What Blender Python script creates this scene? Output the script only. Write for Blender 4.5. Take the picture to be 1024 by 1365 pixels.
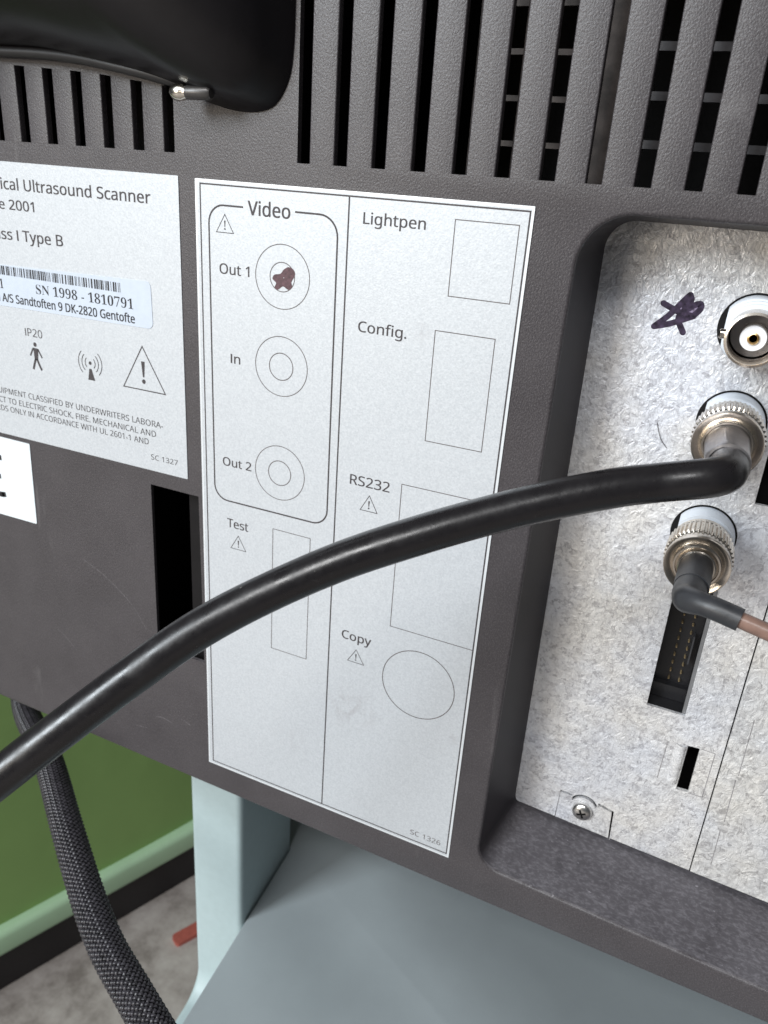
import bpy, bmesh, math, random
from mathutils import Vector, Matrix

# ------------------------------------------------------------------ clear
for o in list(bpy.data.objects):
    bpy.data.objects.remove(o, do_unlink=True)
SC = bpy.context.scene
COL = SC.collection
MM = 0.001
rnd = random.Random(7)

# ------------------------------------------------------------------ camera
cam_d = bpy.data.cameras.new("camera")
cam = bpy.data.objects.new("camera", cam_d)
COL.objects.link(cam)
R = ((0.9073995747220805, 0.41479657773827355, 0.06760037641022175),
     (0.2199618516739163, -0.3316739153951659, -0.9173926082406716),
     (-0.358110032814454, 0.8473111665398118, -0.3922001930832951))
cx, cy, cz = 122.43 * MM, -162.76 * MM, 3.64 * MM
right, down, fwd = R
cam.matrix_world = Matrix(((right[0], -down[0], -fwd[0], cx),
                           (right[1], -down[1], -fwd[1], cy),
                           (right[2], -down[2], -fwd[2], cz),
                           (0, 0, 0, 1)))
cam_d.sensor_fit = 'AUTO'
cam_d.sensor_width = 36.0
cam_d.lens = 1051.285 / 1365.0 * 36.0
cam_d.clip_start = 0.005
cam_d.clip_end = 50.0
cam_d.dof.use_dof = True
cam_d.dof.focus_distance = 0.168
cam_d.dof.aperture_fstop = 38.0
SC.camera = cam

# ------------------------------------------------------------------ world, lamps, exposure
W = bpy.data.worlds.new("World")
SC.world = W
W.use_nodes = True
bg = W.node_tree.nodes["Background"]
bg.inputs[0].default_value = (0.84, 0.92, 1.0, 1)
bg.inputs[1].default_value = 0.10
SC.view_settings.view_transform = 'Standard'
SC.view_settings.look = 'None'
SC.view_settings.exposure = -0.30
SC.view_settings.gamma = 1.0


def area(name, loc, target, sx, sy, power, colour):
    d = bpy.data.lights.new(name, 'AREA')
    d.shape = 'RECTANGLE'
    d.size, d.size_y = sx, sy
    d.energy = power
    d.color = colour
    o = bpy.data.objects.new(name, d)
    COL.objects.link(o)
    o.location = loc
    o.rotation_euler = (Vector(target) - Vector(loc)).to_track_quat('-Z', 'Y').to_euler()
    return o


area("window_light", (-1.50, -2.50, 1.28), (0.05, 0, -0.08), 0.90, 1.20, 114.0, (0.87, 0.945, 1.0))
area("room_light", (-1.15, -2.4, 0.10), (0.1, 0, -0.08), 0.9, 0.6, 21.0, (1.0, 0.90, 0.76))
area("overhead_fill", (-0.05, -2.10, 1.95), (0.0, 0.1, -0.3), 1.3, 0.6, 56.0, (0.98, 0.98, 0.98))  # added overhead lamp that fills the partition, shelf and floor


# ------------------------------------------------------------------ node helpers
def mat(name):
    m = bpy.data.materials.new(name)
    m.use_nodes = True
    nt = m.node_tree
    p = nt.nodes["Principled BSDF"]
    return m, nt, p


def pos(nt):
    return nt.nodes.new("ShaderNodeNewGeometry").outputs["Position"]


def mapping(nt, vec, scale=(1, 1, 1), rot=(0, 0, 0)):
    n = nt.nodes.new("ShaderNodeMapping")
    n.inputs["Scale"].default_value = scale
    n.inputs["Rotation"].default_value = rot
    nt.links.new(vec, n.inputs["Vector"])
    return n.outputs[0]


def noise(nt, vec, scale, detail=3, rough=0.55, dist=0.0):
    n = nt.nodes.new("ShaderNodeTexNoise")
    n.inputs["Scale"].default_value = scale
    n.inputs["Detail"].default_value = detail
    n.inputs["Roughness"].default_value = rough
    n.inputs["Distortion"].default_value = dist
    nt.links.new(vec, n.inputs["Vector"])
    return n.outputs[0]


def ramp(nt, fac, stops):
    n = nt.nodes.new("ShaderNodeValToRGB")
    e = n.color_ramp.elements
    while len(e) > 1:
        e.remove(e[0])
    e[0].position, e[0].color = stops[0][0], (*stops[0][1], 1)
    for p, c in stops[1:]:
        k = e.new(p)
        k.color = (*c, 1)
    nt.links.new(fac, n.inputs[0])
    return n.outputs[0]


def g(v):
    return (v, v, v)


def mixc(nt, fac, a, b, mode='MIX'):
    n = nt.nodes.new("ShaderNodeMix")
    n.data_type = 'RGBA'
    n.blend_type = mode
    for sock, val in ((n.inputs[0], fac), (n.inputs[6], a), (n.inputs[7], b)):
        if isinstance(val, (int, float)):
            sock.default_value = val
        elif isinstance(val, tuple):
            sock.default_value = (*val, 1)
        else:
            nt.links.new(val, sock)
    return n.outputs[2]


def mathn(nt, op, a, b=0.0):
    n = nt.nodes.new("ShaderNodeMath")
    n.operation = op
    for sock, val in ((n.inputs[0], a), (n.inputs[1], b)):
        if isinstance(val, (int, float)):
            sock.default_value = val
        else:
            nt.links.new(val, sock)
    return n.outputs[0]


def bump(nt, p, height, strength, dist):
    n = nt.nodes.new("ShaderNodeBump")
    n.inputs["Strength"].default_value = strength
    n.inputs["Distance"].default_value = dist
    nt.links.new(height, n.inputs["Height"])
    nt.links.new(n.outputs[0], p.inputs["Normal"])
    return n


def simple(name, col, rough=0.5, metal=0.0, spec=0.5, var=0.12, vscale=300, bs=0.0, bscale=1500, bdist=0.0001):
    m, nt, p = mat(name)
    P = pos(nt)
    n = noise(nt, P, vscale, 4)
    lo = tuple(c * (1 - var) for c in col)
    hi = tuple(min(1, c * (1 + var)) for c in col)
    nt.links.new(ramp(nt, n, [(0.3, lo), (0.7, hi)]), p.inputs["Base Color"])
    p.inputs["Roughness"].default_value = rough
    p.inputs["Metallic"].default_value = metal
    p.inputs["Specular IOR Level"].default_value = spec
    if bs:
        bump(nt, p, noise(nt, P, bscale, 3), bs, bdist)
    return m


# housing plastic: leather grain, dust on ledges, a few scuffs
m, nt, p = mat("grained taupe plastic")
P = pos(nt)
base = ramp(nt, noise(nt, P, 60, 5, 0.6), [(0.3, (0.043, 0.0375, 0.041)), (0.72, (0.060, 0.053, 0.057))])
grain = noise(nt, mapping(nt, P, (1, 1, 0.75), (0, 0.5, 0)), 2900, 2, 0.6, 0.3)
base = mixc(nt, mathn(nt, 'MULTIPLY', ramp(nt, grain, [(0.45, g(0.0)), (0.72, g(1.0))]), 0.34), base, (0.17, 0.155, 0.162))
sep = nt.nodes.new("ShaderNodeSeparateXYZ")
gn = nt.nodes.new("ShaderNodeNewGeometry")
nt.links.new(gn.outputs["Normal"], sep.inputs[0])
up = ramp(nt, sep.outputs[2], [(0.55, g(0)), (0.9, g(1))])
d1 = ramp(nt, noise(nt, P, 160, 6, 0.7, 0.3), [(0.42, g(0.0)), (0.72, g(0.55))])
d2 = ramp(nt, noise(nt, mapping(nt, P, (1, 0.5, 1)), 800, 2, 0.5, 1.0), [(0.66, g(0.0)), (0.74, g(0.8))])
dust = mathn(nt, 'MULTIPLY', up, mathn(nt, 'MAXIMUM', d1, d2))
base = mixc(nt, mathn(nt, 'MULTIPLY', dust, 0.85), base, (0.33, 0.315, 0.335))
scuff = ramp(nt, noise(nt, mapping(nt, P, (1, 1, 0.25), (0, 0.7, 0)), 90, 4, 0.6, 0.6), [(0.66, g(0)), (0.74, g(0.6))])
base = mixc(nt, mathn(nt, 'MULTIPLY', scuff, 0.42), base, (0.2, 0.19, 0.19))
nt.links.new(base, p.inputs["Base Color"])
p.inputs["Roughness"].default_value = 0.42
p.inputs["Specular IOR Level"].default_value = 0.6
bump(nt, p, grain, 0.6, 0.00017)
PLASTIC = m

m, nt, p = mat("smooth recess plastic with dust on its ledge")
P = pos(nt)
base = ramp(nt, noise(nt, P, 70, 4), [(0.3, (0.027, 0.0235, 0.027)), (0.7, (0.034, 0.030, 0.034))])  # smooth finish; base also darkened to put the recess shade into the colour
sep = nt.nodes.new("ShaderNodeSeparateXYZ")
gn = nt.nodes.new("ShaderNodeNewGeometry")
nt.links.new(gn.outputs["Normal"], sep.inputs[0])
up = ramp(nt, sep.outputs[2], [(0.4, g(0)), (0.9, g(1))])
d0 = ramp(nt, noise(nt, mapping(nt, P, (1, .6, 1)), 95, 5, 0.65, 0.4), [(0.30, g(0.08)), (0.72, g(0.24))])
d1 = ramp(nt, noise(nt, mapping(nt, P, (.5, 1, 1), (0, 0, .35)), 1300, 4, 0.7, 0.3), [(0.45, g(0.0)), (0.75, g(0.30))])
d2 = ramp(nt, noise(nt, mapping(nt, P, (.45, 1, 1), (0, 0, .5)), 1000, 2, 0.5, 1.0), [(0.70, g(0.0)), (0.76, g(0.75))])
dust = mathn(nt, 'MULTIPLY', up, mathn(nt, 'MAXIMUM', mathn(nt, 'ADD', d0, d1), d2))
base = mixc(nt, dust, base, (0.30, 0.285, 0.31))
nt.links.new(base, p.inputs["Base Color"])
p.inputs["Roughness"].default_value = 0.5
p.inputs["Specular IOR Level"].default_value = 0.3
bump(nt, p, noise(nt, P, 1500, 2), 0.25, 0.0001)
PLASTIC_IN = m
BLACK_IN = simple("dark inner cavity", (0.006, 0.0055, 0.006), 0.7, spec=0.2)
GLOSS = simple("glossy black moulded plastic", (0.006, 0.005, 0.006), 0.33, spec=0.35, bs=0.12, bscale=900, bdist=0.0001)
GRILLE = simple("grey grille steel", (0.13, 0.125, 0.13), 0.45, 0.6, var=0.4, vscale=250)
GRILLE_BROWN = simple("dusty brown chassis", (0.085, 0.07, 0.064), 0.6, 0.1, var=0.5, vscale=260)

# satin silver label film
m, nt, p = mat("satin silver label film")
P = pos(nt)
n1 = noise(nt, P, 2300, 2, 0.6)
c = ramp(nt, n1, [(0.32, (0.54, 0.565, 0.595)), (0.68, (0.64, 0.665, 0.695))])
sm = ramp(nt, noise(nt, P, 45, 5, 0.65), [(0.60, g(0.0)), (0.8, g(0.12))])
c = mixc(nt, sm, c, (0.40, 0.39, 0.40))
for (px_, pz_, rad_, amt_) in ((0.0485, -0.132, 0.010, 0.30), (0.0595, -0.0275, 0.0028, 0.28), (0.078, -0.130, 0.003, 0.2), (0.030, -0.150, 0.008, 0.10)):
    vd = nt.nodes.new("ShaderNodeVectorMath")
    vd.operation = 'DISTANCE'
    nt.links.new(P, vd.inputs[0])
    vd.inputs[1].default_value = (px_, 0, pz_)
    fal = ramp(nt, mathn(nt, 'DIVIDE', vd.outputs["Value"], rad_), [(0.1, g(amt_)), (1.0, g(0.0))])
    spot = mathn(nt, 'MULTIPLY', fal, ramp(nt, noise(nt, mapping(nt, P, (1, 1, .5), (0, .4, 0)), 420, 4, 0.65, 0.8), [(0.45, g(0)), (0.62, g(1))]))
    c = mixc(nt, spot, c, (0.30, 0.27, 0.28))
nt.links.new(c, p.inputs["Base Color"])
p.inputs["Metallic"].default_value = 0.25
p.inputs["Roughness"].default_value = 0.5
bump(nt, p, noise(nt, P, 2600, 2), 0.35, 0.00010)
SILVER = m
WHITE_STICK = simple("white glossy sticker", (0.80, 0.85, 0.88), 0.35, var=0.02)
BLUE_STICK = simple("pale blue white serial film", (0.60, 0.66, 0.75), 0.3, var=0.03, vscale=500)
INK = simple("dark print ink", (0.055, 0.047, 0.05), 0.6, var=0.25, vscale=2500)
INK_FINE = simple("thin grey print ink", (0.12, 0.105, 0.105), 0.6, var=0.2, vscale=2500)
INK_BLACK = simple("black print ink", (0.012, 0.010, 0.012), 0.6)
MARKER = simple("purple brown felt marker", (0.095, 0.045, 0.055), 0.5, var=0.4, vscale=1400)
MARKER_V = simple("violet black felt marker", (0.042, 0.030, 0.055), 0.28, var=0.75, vscale=900)
MARKER_L = simple("thin violet marker wash", (0.21, 0.17, 0.25), 0.35, var=0.95, vscale=1100)
EDGE = simple("bright label edge", (0.80, 0.83, 0.86), 0.35, 0.3, var=0.03)


def galv(name, cell, lo, hi):
    m, nt, p = mat(name)
    P = pos(nt)
    warp = nt.nodes.new("ShaderNodeVectorMath")
    warp.operation = 'MULTIPLY_ADD'
    nz = nt.nodes.new("ShaderNodeTexNoise")
    nz.inputs["Scale"].default_value = cell * 1.3
    nz.inputs["Detail"].default_value = 3
    nt.links.new(P, nz.inputs["Vector"])
    nt.links.new(nz.outputs[1], warp.inputs[0])
    warp.inputs[1].default_value = (0.9 / cell, 0.9 / cell, 0.9 / cell)
    nt.links.new(P, warp.inputs[2])
    v = nt.nodes.new("ShaderNodeTexVoronoi")
    v.inputs["Scale"].default_value = cell
    nt.links.new(warp.outputs[0], v.inputs["Vector"])
    sepc = nt.nodes.new("ShaderNodeSeparateColor")
    nt.links.new(v.outputs["Color"], sepc.inputs[0])
    v2 = nt.nodes.new("ShaderNodeTexVoronoi")
    v2.inputs["Scale"].default_value = cell * 2.3
    nt.links.new(warp.outputs[0], v2.inputs["Vector"])
    sep2 = nt.nodes.new("ShaderNodeSeparateColor")
    nt.links.new(v2.outputs["Color"], sep2.inputs[0])
    f = mathn(nt, 'ADD', mathn(nt, 'MULTIPLY', sepc.outputs[0], 0.55), mathn(nt, 'MULTIPLY', sep2.outputs[1], 0.45))
    c = ramp(nt, f, [(0.10, lo), (0.34, tuple(a * .35 + b * .65 for a, b in zip(lo, hi))), (0.8, hi)])
    tint = ramp(nt, noise(nt, P, 42, 3), [(0.35, (0.94, 0.97, 1.03)), (0.65, (1.0, 0.975, 0.925))])
    c = mixc(nt, 1.0, c, tint, 'MULTIPLY')
    nt.links.new(c, p.inputs["Base Color"])
    p.inputs["Metallic"].default_value = 0.4
    nt.links.new(ramp(nt, sepc.outputs[1], [(0.0, g(0.42)), (1.0, g(0.60))]), p.inputs["Roughness"])
    h = mathn(nt, 'ADD', mathn(nt, 'MULTIPLY', noise(nt, mapping(nt, P, (1, 1, 0.7), (0, 0.6, 0)), cell * 0.66, 2.5, 0.6, 1.8), 1.0), mathn(nt, 'MULTIPLY', f, 0.7))
    bump(nt, p, h, 0.75, 0.36 / cell)
    return m


GALV = galv("galvanised steel fine spangle", 760, (0.51, 0.50, 0.515), (0.83, 0.825, 0.835))
GALV_BIG = galv("galvanised steel coarse spangle", 500, (0.46, 0.45, 0.455), (0.80, 0.795, 0.795))
SCORE = simple("score mark in zinc", (0.30, 0.285, 0.29), 0.55, 0.2, var=0.5, vscale=900)
NICKEL = simple("warm nickel plating", (0.62, 0.565, 0.50), 0.24, 1.0, var=0.12, vscale=400)
NICKEL_D = simple("dull crimped nickel", (0.34, 0.32, 0.32), 0.36, 0.9, var=0.15, vscale=300, bs=0.3, bscale=350, bdist=0.0004)
STEEL_SCREW = simple("bright screw steel", (0.70, 0.69, 0.67), 0.28, 1.0, var=0.1)
GOLD = simple("gold contact", (0.75, 0.52, 0.24), 0.3, 1.0)
PINGOLD = simple("dull gold pin", (0.62, 0.47, 0.26), 0.4, 0.8)
WHITEP = simple("white socket plastic", (0.72, 0.76, 0.82), 0.4, var=0.04)
m, nt, p = mat("black cable jacket")
P = pos(nt)
st_ = mapping(nt, P, (1, .35, 1), (0.3, 0.62, 0))
sc1 = ramp(nt, noise(nt, st_, 520, 4, 0.65, 0.4), [(0.64, g(0.0)), (0.72, g(0.5))])
nick = ramp(nt, noise(nt, P, 700, 2, 0.5, 0.3), [(0.775, g(0.0)), (0.80, g(0.9))])
base = mixc(nt, mathn(nt, 'MULTIPLY', sc1, 0.22), (0.012, 0.0105, 0.0115), (0.10, 0.095, 0.10))
base = mixc(nt, nick, base, (0.22, 0.21, 0.20))
nt.links.new(base, p.inputs["Base Color"])
nt.links.new(ramp(nt, noise(nt, st_, 240, 5, 0.7), [(0.3, g(0.20)), (0.7, g(0.42))]), p.inputs["Roughness"])
p.inputs["Specular IOR Level"].default_value = 0.62
bump(nt, p, noise(nt, P, 190, 4, 0.6), 0.14, 0.0005)
JACKET = m
SHRINK = simple("dark grey heat shrink", (0.030, 0.031, 0.035), 0.42, var=0.2, vscale=250, bs=0.25, bscale=300, bdist=0.0004)
BROWN = simple("pinkish brown coax jacket", (0.205, 0.125, 0.098), 0.35, var=0.25, vscale=260, bs=0.3, bscale=420, bdist=0.0003)
BRAID = simple("braided nylon filament", (0.036, 0.033, 0.039), 0.36, var=0.5, vscale=420)
BRAID_CORE = simple("braid core", (0.006, 0.006, 0.006), 0.6)
MINT = simple("pale mint powder coat", (0.42, 0.515, 0.525), 0.5, var=0.03, bs=0.1, bscale=900)
m, nt, p = mat("grey green shelf paint")
P = pos(nt)
base = ramp(nt, noise(nt, P, 26, 5, 0.6), [(0.3, (0.285, 0.32, 0.335)), (0.7, (0.315, 0.355, 0.37))])
spk = ramp(nt, noise(nt, P, 520, 3, 0.6), [(0.70, g(0.0)), (0.76, g(0.35))])
scr = ramp(nt, noise(nt, mapping(nt, P, (1, .06, 1), (0, 0, 1.1)), 260, 3, 0.6, 0.2), [(0.70, g(0.0)), (0.76, g(0.30))])
base = mixc(nt, mathn(nt, 'MULTIPLY', mathn(nt, 'MAXIMUM', spk, scr), 0.5), base, (0.48, 0.51, 0.51))
nt.links.new(base, p.inputs["Base Color"])
p.inputs["Roughness"].default_value = 0.45
bump(nt, p, noise(nt, P, 900, 2), 0.2, 0.0001)
SHELFM = m
GREEN = simple("green upholstered cloth", (0.255, 0.415, 0.135), 0.7, var=0.05, vscale=6, bs=0.15, bscale=6, bdist=0.02)
LGREEN = simple("pale green edge trim", (0.42, 0.61, 0.41), 0.45, var=0.05, vscale=20)
SKIRT = simple("black skirting", (0.012, 0.010, 0.012), 0.5)
RED = simple("red plastic strip", (0.34, 0.085, 0.065), 0.6)
m, nt, p = mat("speckled grey floor")
P = pos(nt)
c = ramp(nt, noise(nt, P, 28, 6, 0.7), [(0.32, (0.19, 0.165, 0.15)), (0.5, (0.33, 0.295, 0.275)), (0.7, (0.43, 0.395, 0.37))])
nt.links.new(c, p.inputs["Base Color"])
p.inputs["Roughness"].default_value = 0.6
FLOOR = m


# ------------------------------------------------------------------ object helpers (all lengths in mm)
def empty(name, loc, label, cat, group=None):
    o = bpy.data.objects.new(name, None)
    COL.objects.link(o)
    o.location = Vector(loc) * MM
    o.empty_display_size = 0.01
    o['label'], o['category'] = label, cat
    if group:
        o['group'] = group
    return o


def base_of(o):
    v = Vector((0, 0, 0))
    while o is not None:
        v += o.location
        o = o.parent
    return v


def obj(name, verts, faces, material, parent=None, smooth=35, loc=None):
    """one mesh object; verts in world mm (or, with loc, relative to loc)"""
    me = bpy.data.meshes.new(name)
    off = base_of(parent) if parent is not None else Vector((0, 0, 0))
    if loc is None:
        me.from_pydata([tuple(Vector(v) * MM - off) for v in verts], [], faces)
    else:
        me.from_pydata([tuple(Vector(v) * MM) for v in verts], [], faces)
    me.materials.append(material)
    me.update()
    bm = bmesh.new()
    bm.from_mesh(me)
    bmesh.ops.remove_doubles(bm, verts=bm.verts, dist=1e-7)
    bmesh.ops.recalc_face_normals(bm, faces=bm.faces)
    bm.to_mesh(me)
    bm.free()
    if smooth:
        for q in me.polygons:
            q.use_smooth = True
        me.set_sharp_from_angle(angle=math.radians(smooth))
    o = bpy.data.objects.new(name, me)
    COL.objects.link(o)
    if parent is not None:
        o.parent = parent
    if loc is not None:
        o.location = Vector(loc) * MM - off
    return o


def clone(src, dloc):
    o = src.copy()
    COL.objects.link(o)
    o.parent = src.parent
    o.location = src.location + Vector(dloc) * MM
    return o


class G:
    """collects geometry"""
    def __init__(s):
        s.v, s.f = [], []

    def add(s, v, f):
        b = len(s.v)
        s.v += [tuple(q) for q in v]
        s.f += [tuple(i + b for i in q) for q in f]
        return s

    def make(s, name, m, parent=None, smooth=35):
        return obj(name, s.v, s.f, m, parent, smooth)


def rpoly(corners, radii, n=8):
    """rounded polygon, counter-clockwise or clockwise list of (x,z)"""
    if not isinstance(radii, (list, tuple)):
        radii = [radii] * len(corners)
    out = []
    k = len(corners)
    for i in range(k):
        c = Vector(corners[i])
        a = (Vector(corners[i - 1]) - c)
        b = (Vector(corners[(i + 1) % k]) - c)
        r = radii[i]
        if r <= 0:
            out.append((c.x, c.y))
            continue
        a.normalize(); b.normalize()
        half = a.angle(b) / 2
        t = r / math.tan(half)
        cen = c + (a + b).normalized() * (r / math.sin(half))
        p0, p1 = c + a * t, c + b * t
        v0, v1 = p0 - cen, p1 - cen
        ang = v0.angle(v1)
        crs = v0.x * v1.y - v0.y * v1.x
        sgn = 1 if crs > 0 else -1
        for j in range(n + 1):
            th = sgn * ang * j / n
            out.append((cen.x + v0.x * math.cos(th) - v0.y * math.sin(th), cen.y + v0.x * math.sin(th) + v0.y * math.cos(th)))
    return out


def fill(outline, holes, y):
    bm = bmesh.new()
    edges = []
    for loop in [outline] + holes:
        vs = [bm.verts.new((a, y, b)) for a, b in loop]
        for i in range(len(vs)):
            edges.append(bm.edges.new((vs[i - 1], vs[i])))
    bmesh.ops.triangle_fill(bm, use_beauty=True, use_dissolve=False, edges=edges, normal=(0, -1, 0))
    bm.verts.index_update()
    v = [tuple(q.co) for q in bm.verts]
    f = [tuple(w.index for w in q.verts) for q in bm.faces]
    bm.free()
    return v, f


def loft(loops):
    """loops: list of lists of 3-D points with equal count (closed)"""
    n = len(loops[0])
    v = [q for l in loops for q in l]
    f = []
    for k in range(len(loops) - 1):
        for i in range(n):
            j = (i + 1) % n
            f.append((k * n + i, k * n + j, (k + 1) * n + j, (k + 1) * n + i))
    return v, f


def at_y(loop, y):
    return [(a, y, b) for a, b in loop]


def plate(outline, holes, y0, y1, bev=0.0):
    """flat sheet with thickness: front face at y0, back at y1"""
    q = G()
    q.add(*fill(outline, holes, y0))
    for l in [outline] + holes:
        q.add(*loft([at_y(l, y0), at_y(l, y1)]))
    q.add(*fill(outline, holes, y1))
    return q


def box(x0, x1, y0, y1, z0, z1):
    v = [(x, y, z) for x in (x0, x1) for y in (y0, y1) for z in (z0, z1)]
    f = [(0, 1, 3, 2), (4, 6, 7, 5), (0, 4, 5, 1), (2, 3, 7, 6), (0, 2, 6, 4), (1, 5, 7, 3)]
    return v, f


def rect(x0, x1, z0, z1):
    return [(x0, z0), (x1, z0), (x1, z1), (x0, z1)]


def strip(path, w, y, closed=False):
    """flat line of width w in the x-z plane at depth y"""
    n = len(path)
    L, Rr = [], []
    for i in range(n):
        p = Vector(path[i])
        a = Vector(path[i - 1]) if (i > 0 or closed) else None
        b = Vector(path[(i + 1) % n]) if (i < n - 1 or closed) else None
        d1 = (p - a).normalized() if a is not None else None
        d2 = (b - p).normalized() if b is not None else None
        d1 = d1 if d1 is not None else d2
        d2 = d2 if d2 is not None else d1
        n1, n2 = Vector((-d1.y, d1.x)), Vector((-d2.y, d2.x))
        m = (n1 + n2)
        m = m.normalized() if m.length > 1e-6 else n1
        s = (w / 2) / max(0.35, m.dot(n1))
        L.append((p.x + m.x * s, y, p.y + m.y * s))
        Rr.append((p.x - m.x * s, y, p.y - m.y * s))
    v = L + Rr
    f = []
    for i in range(n if closed else n - 1):
        j = (i + 1) % n
        f.append((i, j, n + j, n + i))
    return v, f


def circle(x, z, r, n=72, a0=0, a1=360):
    full = abs(a1 - a0) >= 360
    k = n if full else n + 1
    return [(x + r * math.cos(math.radians(a0 + (a1 - a0) * i / n)), z + r * math.sin(math.radians(a0 + (a1 - a0) * i / n))) for i in range(k)]


def lathe(prof, x, z, n=64, flat=None):
    """profile [(r, y)], axis along y through (x, z); flat: clip x offset at -flat"""
    v, f = [], []
    for r, y in prof:
        for i in range(n):
            a = 2 * math.pi * i / n
            dx, dz = r * math.cos(a), r * math.sin(a)
            if flat is not None:
                dx = max(dx, -flat)
            v.append((x + dx, y, z + dz))
    for k in range(len(prof) - 1):
        for i in range(n):
            j = (i + 1) % n
            f.append((k * n + i, k * n + j, (k + 1) * n + j, (k + 1) * n + i))
    if prof[0][0] > 1e-6:
        f.append(tuple(range(n)))
    if prof[-1][0] > 1e-6:
        f.append(tuple((len(prof) - 1) * n + i for i in range(n)))
    return v, f


def ring_profile(prof, x, z, n=64):
    """closed profile (no caps)"""
    v, f = [], []
    m_ = len(prof)
    for r, y in prof:
        for i in range(n):
            a = 2 * math.pi * i / n
            v.append((x + r * math.cos(a), y, z + r * math.sin(a)))
    for k in range(m_):
        k2 = (k + 1) % m_
        for i in range(n):
            j = (i + 1) % n
            f.append((k * n + i, k * n + j, k2 * n + j, k2 * n + i))
    return v, f


def catmull(pts, per=12):
    P = [Vector(q) for q in pts]
    P = [P[0] * 2 - P[1]] + P + [P[-1] * 2 - P[-2]]
    out = []
    for i in range(1, len(P) - 2):
        p0, p1, p2, p3 = P[i - 1:i + 3]
        for k in range(per):
            t = k / per
            out.append(0.5 * ((2 * p1) + (p2 - p0) * t + (2 * p0 - 5 * p1 + 4 * p2 - p3) * t * t + (3 * p1 - p0 - 3 * p2 + p3) * t ** 3))
    out.append(P[-2].copy())
    return out


def frames(path):
    n = len(path)
    T = []
    for i in range(n):
        T.append((path[min(n - 1, i + 1)] - path[max(0, i - 1)]).normalized())
    u = T[0].orthogonal().normalized()
    U = []
    for i in range(n):
        u = (u - T[i] * u.dot(T[i])).normalized()
        U.append(u.copy())
    return T, U, [T[i].cross(U[i]) for i in range(n)]


def tube(path, rad, n=32, caps=True):
    T, U, V = frames(path)
    v, f = [], []
    for i, p_ in enumerate(path):
        r = rad(i / (len(path) - 1)) if callable(rad) else rad
        for k in range(n):
            a = 2 * math.pi * k / n
            v.append(p_ + (U[i] * math.cos(a) + V[i] * math.sin(a)) * r)
    for i in range(len(path) - 1):
        for k in range(n):
            j = (k + 1) % n
            f.append((i * n + k, i * n + j, (i + 1) * n + j, (i + 1) * n + k))
    if caps:
        f.append(tuple(range(n)))
        f.append(tuple((len(path) - 1) * n + k for k in range(n)))
    return v, f


# ------------------------------------------------------------------ lettering
_CAP = {}


def sans(s):
    """plain upright sans letters (the mathematical sans block of the built-in font stack)"""
    if any(ord(c) > 127 for c in s):
        return s
    out = ''
    for c in s:
        if c.isdigit():
            out += chr(0x1D7E2 + int(c))
        elif 'A' <= c <= 'Z' and c != 'I':
            out += chr(0x1D5A0 + ord(c) - 65)
        elif 'a' <= c <= 'z':
            out += chr(0x1D5BA + ord(c) - 97)
        else:
            out += c
    return out


def raw_text(s, offset=0.0, res=3):
    cu = bpy.data.curves.new("lettering", 'FONT')
    cu.body = sans(s)
    cu.size = 1.0
    cu.offset = offset if offset < 0 else 0.0
    cu.resolution_u = res
    o = bpy.data.objects.new("lettering", cu)
    COL.objects.link(o)
    dg = bpy.context.evaluated_depsgraph_get()
    me = bpy.data.meshes.new_from_object(o.evaluated_get(dg))
    v = [(q.co.x, q.co.y) for q in me.vertices]
    f = [tuple(q.vertices) for q in me.polygons]
    bpy.data.objects.remove(o, do_unlink=True)
    bpy.data.curves.remove(cu)
    bpy.data.meshes.remove(me)
    return v, f


def bbox(v):
    return min(q[0] for q in v), max(q[0] for q in v), min(q[1] for q in v), max(q[1] for q in v)


def text(s, x0, x1, z, cap, y, m, parent, ref=None, bold=0.0, capchar='H'):
    """s set so that ref (default the whole of s) spans x0..x1, right-aligned; cap = capital height"""
    v, f = raw_text(s, bold)
    rv = v if ref is None else raw_text(ref, bold)[0]
    b, rb = bbox(v), bbox(rv)
    key = (capchar, bold)
    if key not in _CAP:
        cb = bbox(raw_text(capchar, bold)[0])
        _CAP[key] = cb[3]
    sx = (x1 - x0) / (rb[1] - rb[0])
    sz = cap / _CAP[key]
    out = G()
    for i, (dx, dz) in enumerate([(0, 0)] if bold <= 0 else [(-1, -.5), (1, .5), (-1, .5), (1, -.5)]):
        out.add([(x1 - (b[1] - q[0]) * sx + dx * bold * 3.0, y - 0.001 * i, z + q[1] * sz + dz * bold * 3.0) for q in v], f)
    return out.make('printed_text', m, parent, 0)


def triangle_sign(ax, az, bx, cx_, bz, y, m, parent, w, name='warning_symbol'):
    q = G()
    h = az - bz
    mid = (bx + cx_) / 2
    q.add(*strip([(ax, az), (bx, bz), (cx_, bz)], w, y, True))
    t = h * 0.035
    ex = ax
    q.add([(ex - t * 1.5, y, az - h * .34), (ex + t * 1.5, y, az - h * .34), (ex + t * .6, y, az - h * .70), (ex - t * .6, y, az - h * .70)], [(0, 1, 2, 3)])
    q.add(*fill(circle(ex, az - h * .80, t * 1.5, 12), [], y))
    return q.make(name, m, parent, 0)


# ================================================================== SETTING
fl = G()
fl.add([(-4000, -2500, -800), (3000, -2500, -800), (3000, 4000, -800), (-4000, 4000, -800)], [(0, 1, 2, 3)])
floor = fl.make('floor', FLOOR, None, 0)
floor['kind'] = 'structure'

# green partition standing on the floor
A0 = Vector((-423.45, 200.94, -800))
DX = Vector((0.378, 0.926, 0)).normalized()
NX = Vector((DX.y, -DX.x, 0))           # towards the camera side


def part_pt(s, t, z):
    q = A0 + DX * s + NX * t
    return (q.x, q.y, z)


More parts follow.
